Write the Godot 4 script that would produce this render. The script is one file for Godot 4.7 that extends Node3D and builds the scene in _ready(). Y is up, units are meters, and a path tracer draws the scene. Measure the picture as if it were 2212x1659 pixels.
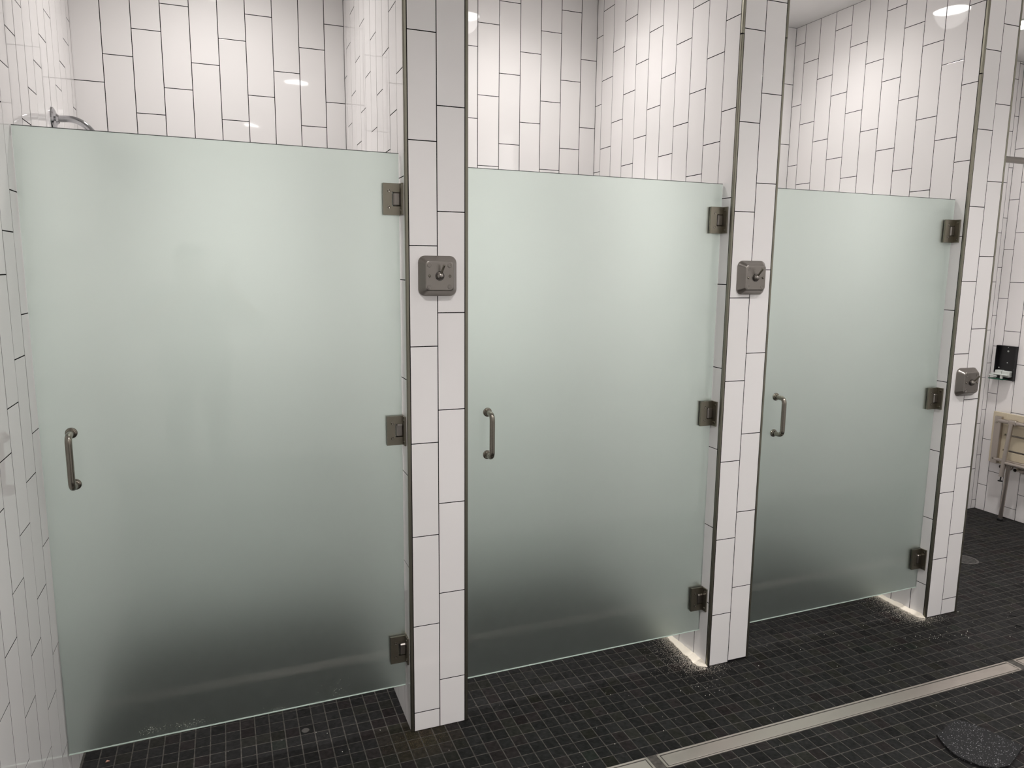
extends Node3D
# Tiled shower room: three frosted glass doors between white tiled partition posts, black mosaic floor.

const CEIL := 2.78
const GAP := 0.0029            # joint between two wall tiles
const TL := 0.3048             # tile course
const TW := 0.1016             # tile column
const X_LEFT := -0.588
const Z_BACK := -1.066
const GZ := -0.055             # front face of the glass
const POSTS := [[0.4045, 0.4155, 0.5022, 0.5889, 0.5999], [1.5790, 1.5890, 1.6758, 1.7625, 1.7727], [2.7450, 2.7560, 2.8428, 2.9295, 2.9405]]
const X_ADA := 4.434
const Z_ADA := -1.0225
const FX := 1.5278
const FZ := -0.0121
const PX := 0.0459
const PZ := 0.0498

var rng := RandomNumberGenerator.new()
var names := {}
var M := {}
var tile_cache := {}
var cam: Camera3D
var cam_inv: Transform3D
var cam_tan := 0.0

# ---------------------------------------------------------------- naming
func numbered(n: String) -> String:
	var k: int = names.get(n, 0)
	names[n] = k + 1
	return n if k == 0 else "%s_%03d" % [n, k]

func tag(o: Node, label: String, category: String, group := "", kind := "") -> void:
	if label: o.set_meta("label", label)
	if category: o.set_meta("category", category)
	if group: o.set_meta("group", group)
	if kind: o.set_meta("kind", kind)

func thing(called: String, label: String, category: String, at := Vector3.ZERO, group := "", kind := "") -> Node3D:
	var o := Node3D.new()
	o.name = numbered(called)
	o.position = at
	add_child(o)
	tag(o, label, category, group, kind)
	return o

func obj(called: String, st: SurfaceTool, m: Material, parent: Node = null) -> MeshInstance3D:
	var o := MeshInstance3D.new()
	o.mesh = st.commit()
	o.material_override = m
	if parent == null:
		o.name = numbered(called)
		add_child(o)
	else:
		o.name = called
		parent.add_child(o, true)
	return o

# ---------------------------------------------------------------- mesh helpers
func mb() -> SurfaceTool:
	var st := SurfaceTool.new()
	st.begin(Mesh.PRIMITIVE_TRIANGLES)
	return st

func tri(st: SurfaceTool, a: Vector3, b: Vector3, c: Vector3, n: Vector3) -> void:
	# front faces run clockwise seen from outside
	if (b - a).cross(c - a).dot(n) > 0.0:
		var t := b
		b = c
		c = t
	for p in [a, b, c]:
		st.set_normal(n)
		st.add_vertex(p)

func face(st: SurfaceTool, pts: Array, inside: Vector3) -> void:
	var a: Vector3 = pts[0]
	var n: Vector3 = ((pts[1] as Vector3) - a).cross((pts[2] as Vector3) - a).normalized()
	var c := Vector3.ZERO
	for p in pts: c += p
	c /= pts.size()
	if n.dot(c - inside) < 0.0: n = -n
	for i in range(1, pts.size() - 1):
		tri(st, a, pts[i], pts[i + 1], n)

func bx(st: SurfaceTool, lo: Vector3, hi: Vector3, b := 0.0, xf := Transform3D()) -> void:
	var c := (lo + hi) * 0.5
	var h := (hi - lo) * 0.5
	var ci := xf * c
	var q := func(v: Vector3) -> Vector3: return xf * (c + v)
	var k := h - Vector3(b, b, b)
	for ax in 3:
		var u := (ax + 1) % 3
		var w := (ax + 2) % 3
		for s in [-1.0, 1.0]:
			var pts := []
			for e in [[-1, -1], [1, -1], [1, 1], [-1, 1]]:
				var v := Vector3.ZERO
				v[ax] = s * h[ax]
				v[u] = e[0] * k[u]
				v[w] = e[1] * k[w]
				pts.append(q.call(v))
			face(st, pts, ci)
	if b <= 0.0: return
	for ax in 3:   # edges along ax
		var u := (ax + 1) % 3
		var w := (ax + 2) % 3
		for su in [-1.0, 1.0]:
			for sw in [-1.0, 1.0]:
				var pts := []
				for e in [[-1.0, 0], [1.0, 0], [1.0, 1], [-1.0, 1]]:
					var v := Vector3.ZERO
					v[ax] = e[0] * k[ax]
					v[u] = su * (h[u] if e[1] == 0 else k[u])
					v[w] = sw * (k[w] if e[1] == 0 else h[w])
					pts.append(q.call(v))
				face(st, pts, ci)
	for sx in [-1.0, 1.0]:
		for sy in [-1.0, 1.0]:
			for sz in [-1.0, 1.0]:
				face(st, [q.call(Vector3(sx * h.x, sy * k.y, sz * k.z)), q.call(Vector3(sx * k.x, sy * h.y, sz * k.z)), q.call(Vector3(sx * k.x, sy * k.y, sz * h.z))], ci)

func tube(st: SurfaceTool, path: Array, r: float, seg := 16, caps := true) -> void:
	var n := path.size()
	var side := Vector3.ZERO
	var rings := []
	for i in n:
		var d: Vector3 = ((path[mini(i + 1, n - 1)] as Vector3) - (path[maxi(i - 1, 0)] as Vector3)).normalized()
		if side == Vector3.ZERO:
			side = d.cross(Vector3.UP if absf(d.y) < 0.9 else Vector3.RIGHT).normalized()
		side = (side - d * side.dot(d)).normalized()
		var up := d.cross(side)
		var ring := []
		for k in seg:
			var a := TAU * k / seg
			ring.append([side * cos(a) + up * sin(a), path[i]])
		rings.append(ring)
	for i in n - 1:
		for k in seg:
			var k2 := (k + 1) % seg
			var a = rings[i][k]; var b = rings[i][k2]; var c = rings[i + 1][k2]; var d2 = rings[i + 1][k]
			smooth_quad(st, [a, b, c, d2], r)
	if caps:
		for e in [0, n - 1]:
			var ctr: Vector3 = path[e]
			var inside: Vector3 = path[1] if e == 0 else path[n - 2]
			var pts := []
			for k in seg: pts.append(ctr + (rings[e][k][0] as Vector3) * r)
			face(st, pts, inside)

func smooth_quad(st: SurfaceTool, q: Array, r: float) -> void:
	for t in [[0, 1, 2], [0, 2, 3]]:
		var p := []
		for i in t: p.append((q[i][1] as Vector3) + (q[i][0] as Vector3) * r)
		var o: Array = t.duplicate()
		if ((p[1] as Vector3) - p[0]).cross((p[2] as Vector3) - p[0]).dot(q[t[0]][0]) > 0.0:
			o = [t[0], t[2], t[1]]
		for i in o:
			st.set_normal(q[i][0])
			st.add_vertex((q[i][1] as Vector3) + (q[i][0] as Vector3) * r)

func arc_path(pts: Array, r: float, steps := 8) -> Array:
	# polyline with rounded corners
	var out := [pts[0]]
	for i in range(1, pts.size() - 1):
		var a: Vector3 = (pts[i - 1] as Vector3) - pts[i]
		var b: Vector3 = (pts[i + 1] as Vector3) - pts[i]
		var k := minf(r, minf(a.length(), b.length()) * 0.5)
		var p0: Vector3 = (pts[i] as Vector3) + a.normalized() * k
		var p1: Vector3 = (pts[i] as Vector3) + b.normalized() * k
		for s in steps + 1:
			var t := float(s) / steps
			out.append(p0.lerp(pts[i], t).lerp((pts[i] as Vector3).lerp(p1, t), t))
	out.append(pts[-1])
	return out

func lathe(st: SurfaceTool, prof: Array, xf: Transform3D, seg := 24) -> void:
	# prof: [radius, height] pairs from bottom to top, axis = local y
	for i in prof.size() - 1:
		var r0: float = prof[i][0]; var h0: float = prof[i][1]; var r1: float = prof[i + 1][0]; var h1: float = prof[i + 1][1]
		var sl := Vector2(h1 - h0, r0 - r1).normalized()
		for k in seg:
			var a0 := TAU * k / seg
			var a1 := TAU * (k + 1) / seg
			var d0 := Vector3(cos(a0), 0, sin(a0))
			var d1 := Vector3(cos(a1), 0, sin(a1))
			var n0 := (xf.basis * (d0 * sl.x + Vector3(0, sl.y, 0))).normalized()
			var n1 := (xf.basis * (d1 * sl.x + Vector3(0, sl.y, 0))).normalized()
			var p := [xf * (d0 * r0 + Vector3(0, h0, 0)), xf * (d1 * r0 + Vector3(0, h0, 0)), xf * (d1 * r1 + Vector3(0, h1, 0)), xf * (d0 * r1 + Vector3(0, h1, 0))]
			var nn := [n0, n1, n1, n0]
			for t in [[0, 1, 2], [0, 2, 3]]:
				var g: Vector3 = ((p[t[1]] as Vector3) - p[t[0]]).cross((p[t[2]] as Vector3) - p[t[0]])
				if g.length_squared() < 1e-18: continue
				var o: Array = t
				if g.dot(n0 + n1) > 0.0: o = [t[0], t[2], t[1]]
				for j in o:
					st.set_normal(nn[j])
					st.add_vertex(p[j])

func facing(dir: Vector3, at: Vector3) -> Transform3D:
	# local y becomes dir
	var y := dir.normalized()
	var x := y.cross(Vector3.UP if absf(y.y) < 0.9 else Vector3.RIGHT).normalized()
	return Transform3D(Basis(x, y, x.cross(y)), at)

func extrude(st: SurfaceTool, poly: PackedVector2Array, z0: float, z1: float, xf := Transform3D()) -> void:
	var idx := Geometry2D.triangulate_polygon(poly)
	var nz := (xf.basis * Vector3(0, 0, 1)).normalized()
	for i in range(0, idx.size(), 3):
		var a := poly[idx[i]]; var b := poly[idx[i + 1]]; var c := poly[idx[i + 2]]
		tri(st, xf * Vector3(a.x, a.y, z1), xf * Vector3(b.x, b.y, z1), xf * Vector3(c.x, c.y, z1), nz)
		tri(st, xf * Vector3(a.x, a.y, z0), xf * Vector3(b.x, b.y, z0), xf * Vector3(c.x, c.y, z0), -nz)
	var ccw := not Geometry2D.is_polygon_clockwise(poly)
	for i in poly.size():
		var a := poly[i]; var b := poly[(i + 1) % poly.size()]
		var d := (b - a).normalized()
		var n := Vector3(d.y, -d.x, 0) * (1.0 if ccw else -1.0)
		n = (xf.basis * n).normalized()
		var p := [xf * Vector3(a.x, a.y, z0), xf * Vector3(b.x, b.y, z0), xf * Vector3(b.x, b.y, z1), xf * Vector3(a.x, a.y, z1)]
		tri(st, p[0], p[1], p[2], n)
		tri(st, p[0], p[2], p[3], n)

func rounded(hw: float, hh: float, r: float, steps := 5) -> PackedVector2Array:
	var out := PackedVector2Array()
	for q in 4:
		var c := Vector2((hw - r) * (1 if q == 0 or q == 3 else -1), (hh - r) * (1 if q < 2 else -1))
		for s in steps + 1:
			var a := PI / 2 * (q + float(s) / steps)
			out.append(c + Vector2(cos(a), sin(a)) * r)
	return out

func loft(st: SurfaceTool, rings: Array, at: Vector3) -> void:
	# rings: [polygon, z]; smooth sides, flat cap on the last
	var n: int = (rings[0][0] as PackedVector2Array).size()
	var nor := []
	for i in rings.size():
		var row := []
		for k in n:
			var P: PackedVector2Array = rings[i][0]
			var t := P[(k + 1) % n] - P[(k - 1 + n) % n]
			var i0 := maxi(i - 1, 0)
			var i1 := mini(i + 1, rings.size() - 1)
			var A: Vector2 = rings[i0][0][k]
			var B: Vector2 = rings[i1][0][k]
			var s := Vector3(B.x - A.x, B.y - A.y, float(rings[i1][1]) - float(rings[i0][1]))
			row.append(Vector3(t.x, t.y, 0).cross(s).normalized())
		nor.append(row)
	var pt := func(i: int, k: int) -> Vector3:
		var v: Vector2 = rings[i][0][k]
		return at + Vector3(v.x, v.y, rings[i][1])
	for i in rings.size() - 1:
		for k in n:
			var k2 := (k + 1) % n
			for t in [[[i, k], [i, k2], [i + 1, k2]], [[i, k], [i + 1, k2], [i + 1, k]]]:
				for j in [0, 2, 1]:
					st.set_normal(nor[t[j][0]][t[j][1]])
					st.add_vertex(pt.call(t[j][0], t[j][1]))
	var L := rings.size() - 1
	var pts := []
	for k in n: pts.append(pt.call(L, k))
	face(st, pts, at - Vector3(0, 0, 1))

# ---------------------------------------------------------------- materials
func noise_tex(freq: float, size: int, lo: Color, hi: Color, normal := 0.0, sd := 1, oct := 4) -> NoiseTexture2D:
	var n := FastNoiseLite.new()
	n.seed = sd
	n.noise_type = FastNoiseLite.TYPE_SIMPLEX_SMOOTH
	n.frequency = freq
	n.fractal_octaves = oct
	var t := NoiseTexture2D.new()
	t.width = size
	t.height = size
	t.seamless = true
	t.noise = n
	if normal > 0.0:
		t.as_normal_map = true
		t.bump_strength = normal
	else:
		var g := Gradient.new()
		g.set_color(0, lo)
		g.set_color(1, hi)
		t.color_ramp = g
	return t

func mat(c: Color, rough: float, metal := 0.0) -> StandardMaterial3D:
	var m := StandardMaterial3D.new()
	m.albedo_color = c
	m.roughness = rough
	m.metallic = metal
	return m

func make_materials() -> void:
	# glazed wall tiles: three very close whites, slightly wavy glaze
	var wavy := noise_tex(0.006, 512, Color.BLACK, Color.WHITE, 1.6, 7, 2)
	for i in 3:
		var c: Color = [Color(0.957, 0.946, 0.942), Color(0.948, 0.938, 0.934), Color(0.962, 0.951, 0.948)][i]
		var m := mat(c, 0.035)
		m.normal_enabled = true
		m.normal_texture = wavy
		m.normal_scale = 0.10
		m.uv1_triplanar = true
		m.uv1_world_triplanar = true
		m.uv1_scale = Vector3(1.7, 1.7, 1.7)
		M["tile%d" % i] = m
	M.grout = mat(Color(0.10, 0.095, 0.10), 0.95)
	M.grout.metallic_specular = 0.12
	M.paint = mat(Color(0.93, 0.925, 0.92), 0.75)
	# black mosaic
	var f := mat(Color.WHITE, 0.62)
	f.vertex_color_use_as_albedo = true
	f.metallic_specular = 0.33
	f.albedo_texture = noise_tex(0.02, 1024, Color(0.62, 0.62, 0.60), Color(1.0, 1.0, 1.0), 0.0, 3, 5)
	f.roughness_texture = noise_tex(0.03, 512, Color(0.62, 0.62, 0.62), Color(1.0, 1.0, 1.0), 0.0, 5, 4)
	f.roughness_texture_channel = BaseMaterial3D.TEXTURE_CHANNEL_RED
	f.roughness = 0.75
	f.uv1_triplanar = true
	f.uv1_world_triplanar = true
	f.uv1_scale = Vector3(2.3, 2.3, 2.3)
	f.normal_enabled = true
	f.normal_texture = noise_tex(0.05, 512, Color.BLACK, Color.WHITE, 3.0, 11, 4)
	f.normal_scale = 0.25
	M.mosaic = f
	var g := mat(Color(0.35, 0.335, 0.315), 0.9)
	g.albedo_texture = noise_tex(0.03, 512, Color(0.55, 0.55, 0.54), Color(1.0, 1.0, 1.0), 0.0, 13, 4)
	g.uv1_triplanar = true
	g.uv1_world_triplanar = true
	g.uv1_scale = Vector3(3, 3, 3)
	M.floor_grout = g
	# metals
	M.steel = mat(Color(0.57, 0.55, 0.53), 0.31, 1.0)
	M.steel_dark = mat(Color(0.55, 0.53, 0.48), 0.38, 1.0)
	M.steel_trim = mat(Color(0.55, 0.54, 0.49), 0.40, 1.0)
	M.tube = mat(Color(0.72, 0.69, 0.66), 0.36, 1.0)
	M.nickel = mat(Color(0.56, 0.54, 0.50), 0.22, 1.0)
	M.chrome = mat(Color(0.72, 0.72, 0.73), 0.08, 1.0)
	var d := mat(Color(0.76, 0.73, 0.70), 0.36, 1.0)
	d.roughness_texture = noise_tex(0.02, 512, Color(0.7, 0.7, 0.7), Color(1, 1, 1), 0.0, 21, 4)
	d.roughness_texture_channel = BaseMaterial3D.TEXTURE_CHANNEL_RED
	d.roughness = 0.45
	d.uv1_triplanar = true
	d.uv1_world_triplanar = true
	d.uv1_scale = Vector3(2, 2, 2)
	M.drain = d
	M.black = mat(Color(0.03, 0.03, 0.03), 0.6)
	M.black_plastic = mat(Color(0.055, 0.055, 0.065), 0.4)
	M.white_plastic = mat(Color(0.80, 0.82, 0.80), 0.35)
	M.green_plastic = mat(Color(0.10, 0.34, 0.25), 0.4)
	M.cream = mat(Color(0.80, 0.755, 0.66), 0.45)
	M.powder = mat(Color(0.95, 0.92, 0.86), 0.95)
	M.crumb = mat(Color(0.88, 0.87, 0.83), 0.8)
	M.dirt = mat(Color(0.36, 0.31, 0.21), 0.95)
	M.pink = mat(Color(0.72, 0.55, 0.48), 0.8)
	M.dust = mat(Color(0.30, 0.29, 0.28), 0.9)
	# frosted glass: etched slab under a smooth polished face
	var gl := StandardMaterial3D.new()
	gl.albedo_color = Color(0.940, 0.992, 0.968, 0.0)
	gl.roughness = 0.42
	gl.refraction_enabled = true
	gl.refraction_scale = 0.05
	gl.clearcoat_enabled = true
	gl.clearcoat = 1.0
	gl.clearcoat_roughness = 0.03
	M.glass = gl
	M.painted_edge_reflection = mat(Color(0.30, 0.32, 0.31), 0.3)  # dark reflection along the pane top, put in as colour
	M.painted_edge_glow = mat(Color(0.84, 0.92, 0.87), 0.3)  # glow at the pane foot, put in as near-white colour
	# rubber flooring offcut: black with pale flecks
	var im := Image.create(512, 512, false, Image.FORMAT_RGB8)
	im.fill(Color(0.04, 0.038, 0.044))
	var r := RandomNumberGenerator.new()
	r.seed = 41
	for i in 1500:
		var x := r.randi_range(0, 505)
		var y := r.randi_range(0, 505)
		var v := r.randf_range(0.25, 0.72)
		im.fill_rect(Rect2i(x, y, r.randi_range(2, 4), r.randi_range(2, 4)), Color(v, v, v * 1.02))
	var rb := mat(Color.WHITE, 0.85)
	rb.albedo_texture = ImageTexture.create_from_image(im)
	rb.uv1_triplanar = true
	rb.uv1_world_triplanar = true
	rb.uv1_scale = Vector3(3.2, 3.2, 3.2)
	M.rubber = rb

# ---------------------------------------------------------------- what the camera can see (used only to choose which tiles become parts of their own)
func px(p: Vector3) -> Vector2:
	var q := cam_inv * p
	if q.z > -0.05: return Vector2(-9999, -9999)
	return Vector2(1106.0 + 829.5 / cam_tan * q.x / -q.z, 829.5 - 829.5 / cam_tan * q.y / -q.z)

func in_frame(p: Vector3, m := 60.0) -> bool:
	var q := px(p)
	return q.x > -m and q.x < 2212 + m and q.y > -m and q.y < 1659 + m

func sees(p: Vector3) -> bool:
	if not in_frame(p): return false
	var o := cam.position
	if p.z < -0.07:
		var t := (-0.06 - o.z) / (p.z - o.z)
		var g := o + (p - o) * t
		var h := o + (p - o) * ((0.0 - o.z) / (p.z - o.z))
		if g.x < 2.94 and g.y < 1.80 and g.y > 0.12: return false
		for q in POSTS:
			if h.x > q[0] and h.x < q[4]: return false
	return true

# ---------------------------------------------------------------- tiles
func tile_mesh(w: float, h: float) -> ArrayMesh:
	var key := "%d_%d" % [roundi(w * 2500), roundi(h * 2500)]
	if not tile_cache.has(key):
		var st := mb()
		var a := w * 0.5; var b := h * 0.5; var c := 0.0008; var d := 0.00016; var t := 0.004
		var inside := Vector3(0, 0, -t)
		var f := [Vector3(-a + c, -b + c, 0), Vector3(a - c, -b + c, 0), Vector3(a - c, b - c, 0), Vector3(-a + c, b - c, 0)]
		var e := [Vector3(-a, -b, -d), Vector3(a, -b, -d), Vector3(a, b, -d), Vector3(-a, b, -d)]
		var g := [Vector3(-a, -b, -t), Vector3(a, -b, -t), Vector3(a, b, -t), Vector3(-a, b, -t)]
		face(st, f, inside)
		for i in 4:
			var j := (i + 1) % 4
			face(st, [f[i], f[j], e[j], e[i]], inside)
			face(st, [e[i], e[j], g[j], g[i]], inside)
		tile_cache[key] = st.commit()
	return tile_cache[key]

func tile_face(parent: Node3D, origin: Vector3, u: Vector3, n: Vector3, cols: Array, y0 := 0.0, y1 := CEIL, course := TL, never := false) -> void:
	# cols: [u0, u1, height of one joint in that column]
	var rest := mb()
	var any := false
	for col in cols:
		var u0: float = col[0] + GAP * 0.5
		var u1: float = col[1] - GAP * 0.5
		if u1 - u0 < 0.004: continue
		var k := floorf((y0 - float(col[2])) / course)
		while true:
			var b := maxf(float(col[2]) + k * course, y0)
			var t := minf(float(col[2]) + (k + 1) * course, y1)
			k += 1
			if b >= y1 - 0.004: break
			var lo := b + GAP * 0.5
			var hi := t - GAP * 0.5
			if hi - lo < 0.006: continue
			var mid := origin + u * (u0 + u1) * 0.5 + Vector3(0, (lo + hi) * 0.5, 0)
			var bas := Basis(u, Vector3.UP, n)
			var ta := clampf(rng.randfn(0, 0.0008), -0.0016, 0.0016)
			var tb := clampf(rng.randfn(0, 0.0014), -0.003, 0.003)
			bas = bas * Basis.from_euler(Vector3(ta, tb, 0))
			mid += n * (absf(ta) * (hi - lo) * 0.5 + absf(tb) * (u1 - u0) * 0.5)
			var xf := Transform3D(bas, mid)
			var mesh := tile_mesh(u1 - u0, hi - lo)
			var seen := false
			if not never:
				for s in [Vector2(0, 0), Vector2(-0.45, -0.45), Vector2(0.45, -0.45), Vector2(-0.45, 0.45), Vector2(0.45, 0.45)]:
					if sees(mid + u * (u1 - u0) * s.x + Vector3(0, (hi - lo) * s.y, 0)): seen = true
			if seen:
				var o := MeshInstance3D.new()
				o.name = "tile"
				o.mesh = mesh
				o.material_override = M["tile%d" % rng.randi_range(0, 2)]
				o.transform = xf
				parent.add_child(o, true)
			else:
				rng.randi_range(0, 2)
				rest.append_from(mesh, 0, xf)
				any = true
	if any:
		var r := obj("tile_field", rest, M.tile0, parent)
		r.set_meta("kind", "stuff")

func stair(from: float, first: float, to: float, joint: float, step: float) -> Array:
	# columns from `from` to `to`; the first is `first` wide, then whole ones; joints climb by step per column
	var out := []
	var a := from
	var b := from + first
	var k := 0
	while a < to - 0.002:
		out.append([a, minf(b, to), joint + step * k])
		a = b
		b += TW
		k += 1
	return out

func wall_body(called: String, label: String, lo: Vector3, hi: Vector3, m: Material = null) -> MeshInstance3D:
	var st := mb()
	bx(st, lo, hi)
	var o := obj(called, st, m if m else M.grout)
	tag(o, label, "wall", "", "structure")
	return o

# ---------------------------------------------------------------- lights
func downlight(x: float, z: float, beam: Array, label: String, group := "") -> void:
	# beam: [energy, half angle] of the wide spill and of the inner beam of the same lamp
	var t := thing("ceiling_light", label, "ceiling light", Vector3(x, CEIL, z), group)
	var st := mb()
	lathe(st, [[0.098, 0.0], [0.098, -0.003], [0.092, -0.006], [0.082, -0.006], [0.077, -0.002], [0.077, 0.0]], Transform3D(), 40)
	obj("trim_ring", st, M.white_plastic, t)
	st = mb()
	lathe(st, [[0.077, -0.0010], [0.0, -0.0011]], Transform3D(), 40)
	var m := mat(Color(1, 1, 1), 0.5)
	m.emission_enabled = true
	m.emission = Color(1.0, 0.985, 0.965)
	m.emission_energy_multiplier = 26.0
	obj("lamp_lens", st, m, t)
	for b in beam:
		var l := SpotLight3D.new()
		l.name = "lamp"
		l.position = Vector3(0, -0.012, 0)
		l.rotation = Vector3(-PI / 2, 0, 0)
		l.spot_angle = b[1]
		l.spot_angle_attenuation = 1.0
		l.spot_range = 12.0
		l.spot_attenuation = 2.0
		l.light_energy = b[0]
		l.light_color = Color(1.0, 0.985, 0.978)
		l.light_size = 0.07
		l.shadow_enabled = true
		t.add_child(l, true)

# ---------------------------------------------------------------- floor
func floor_blocked(x0: float, x1: float, z0: float, z1: float) -> bool:
	for q in POSTS:
		if x0 > q[0] + 0.002 and x1 < q[4] - 0.002 and z1 < -0.002: return true
	return z1 < Z_BACK or (x0 > X_ADA and z1 < 0.9) or x0 > 5.6

func make_floor() -> void:
	var st := mb()
	bx(st, Vector3(-1.15, -0.12, -1.2), Vector3(5.75, -0.0006, 4.0))
	var fl := obj("floor", st, M.floor_grout)
	tag(fl, "black square mosaic tile floor with thin grey grout lines", "floor", "", "structure")
	var list := []
	for i in range(-56, 90):
		for j in range(-22, 76):
			var x0 := FX + i * PX + 0.0012
			var x1 := FX + (i + 1) * PX - 0.0012
			var z0 := FZ + j * PZ + 0.0012
			var z1 := FZ + (j + 1) * PZ - 0.0012
			if (x1 < X_LEFT and z0 < 1.25) or x1 < -1.0 or floor_blocked(x0, x1, z0, z1): continue
			if z0 < 1.25: x0 = maxf(x0, X_LEFT)
			if z1 > 0.382 and z0 < 0.4495:           # make room for the trench drain
				if z0 < 0.36: z1 = 0.3815
				elif z1 > 0.47: z0 = 0.4505
				else: continue
			if z1 - z0 < 0.006 or x1 - x0 < 0.006: continue
			var c := Vector3((x0 + x1) * 0.5, 0, (z0 + z1) * 0.5)
			var area := 0.0
			if in_frame(c, 0.0) and sees(c):
				var A := px(Vector3(x0, 0, z0)); var B := px(Vector3(x1, 0, z0)); var C := px(Vector3(x0, 0, z1))
				area = absf((B - A).cross(C - A))
			list.append([area, x0, x1, z0, z1])
	list.sort_custom(func(p, q): return p[0] > q[0])
	var rest := mb()
	for k in list.size():
		var q: Array = list[k]
		var s := mb() if k < 300 else rest
		mosaic(s, q[1], q[2], q[3], q[4])
		if k < 300: obj("tile", s, M.mosaic, fl)
	var r := obj("tile_field", rest, M.mosaic, fl)
	r.set_meta("kind", "stuff")

func mosaic(st: SurfaceTool, x0: float, x1: float, z0: float, z1: float) -> void:
	var v := clampf(rng.randfn(0.0095, 0.0034), 0.0030, 0.022)
	var w := rng.randf_range(-0.09, 0.12)
	var c := Color(v * (1.02 + maxf(w, 0.0)), v * (1.0 + maxf(-w, 0.0) * 0.4), v * (0.95 + rng.randf_range(-0.03, 0.05)))
	# rusty, soiled corner by the first post
	var mid := Vector2((x0 + x1) * 0.5, (z0 + z1) * 0.5)
	var near := mid.distance_to(Vector2(0.415, 0.05))
	if near < 0.16:
		var k := (1.0 - near / 0.16)
		c = c.lerp(Color(0.045, 0.035, 0.018), k * 0.75)
	st.set_color(c)
	var b := 0.0008
	var h := rng.randf_range(-0.0002, 0.0002)
	var inside := Vector3(mid.x, -0.01, mid.y)
	var top := [Vector3(x0 + b, h, z0 + b), Vector3(x1 - b, h, z0 + b), Vector3(x1 - b, h, z1 - b), Vector3(x0 + b, h, z1 - b)]
	var low := [Vector3(x0, -0.0014, z0), Vector3(x1, -0.0014, z0), Vector3(x1, -0.0014, z1), Vector3(x0, -0.0014, z1)]
	face(st, top, inside)
	for i in 4:
		var j := (i + 1) % 4
		face(st, [top[i], top[j], low[j], low[i]], inside)

func trench_drain(x0: float, x1: float, label: String) -> void:
	var t := thing("trench_drain", label, "floor drain", Vector3((x0 + x1) * 0.5, 0, 0.416), "stainless trench drain lengths set in a line across the floor")
	var h := (x1 - x0) * 0.5
	var st := mb()
	var a := 0.0325
	bx(st, Vector3(-h, -0.0105, -a), Vector3(h, 0.0012, -a + 0.0060), 0.0006)
	bx(st, Vector3(-h, -0.0105, a - 0.0045), Vector3(h, 0.0012, a), 0.0006)
	bx(st, Vector3(-h, -0.0105, -a), Vector3(-h + 0.008, 0.0012, a), 0.0006)
	bx(st, Vector3(h - 0.008, -0.0105, -a), Vector3(h, 0.0012, a), 0.0006)
	obj("frame", st, M.drain, t)
	st = mb()
	bx(st, Vector3(-h + 0.002, -0.0108, -a + 0.001), Vector3(h - 0.002, -0.0010, a - 0.001))
	obj("channel", st, M.black, t)
	st = mb()
	bx(st, Vector3(-h + 0.0115, -0.0009, -0.0210), Vector3(h - 0.0115, 0.0014, 0.0253), 0.0007)
	obj("cover_plate", st, M.drain, t)

# ---------------------------------------------------------------- doors
func hinge(door: Node3D, xe: float, xw: float, y: float) -> void:
	var st := mb()
	var c := PackedVector2Array([Vector2(xe - 0.050, y - 0.0465), Vector2(xe + 0.0025, y - 0.0465), Vector2(xe + 0.0025, y - 0.021), Vector2(xe - 0.0235, y - 0.021), Vector2(xe - 0.0235, y + 0.021), Vector2(xe + 0.0025, y + 0.021), Vector2(xe + 0.0025, y + 0.0465), Vector2(xe - 0.050, y + 0.0465)])
	var body := Node3D.new()
	body.name = "hinge"
	door.add_child(body, true)
	extrude(st, c, GZ, GZ + 0.009)
	extrude(st, c, GZ - 0.019, GZ - 0.010)
	obj("clamp_leaf", st, M.steel_dark, body)
	st = mb()
	bx(st, Vector3(xe - 0.0205, y - 0.0205, GZ - 0.022), Vector3(xw - 0.0035, y + 0.0205, GZ + 0.012), 0.004)
	obj("knuckle", st, M.steel, body)
	st = mb()
	bx(st, Vector3(xw - 0.0055, y - 0.0465, GZ - 0.043), Vector3(xw + 0.0002, y + 0.0465, GZ + 0.033), 0.0006)
	obj("wall_flange", st, M.steel_dark, body)
	for s in [-1, 1]:
		st = mb()
		lathe(st, [[0.0048, 0.0], [0.0048, 0.0006], [0.0036, 0.0009], [0.002, 0.0003], [0.0, 0.0002]], facing(Vector3(0, 0, 1), Vector3(xe - 0.033, y + s * 0.024, GZ + 0.009)), 14)
		obj("screw", st, M.nickel, body)
		st = mb()
		lathe(st, [[0.005, 0.0], [0.0045, 0.0012], [0.0, 0.0020]], facing(Vector3(-1, 0, 0), Vector3(xw - 0.0055, y + s * 0.034, GZ + 0.022)), 14)
		obj("screw", st, M.nickel, body)

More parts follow.
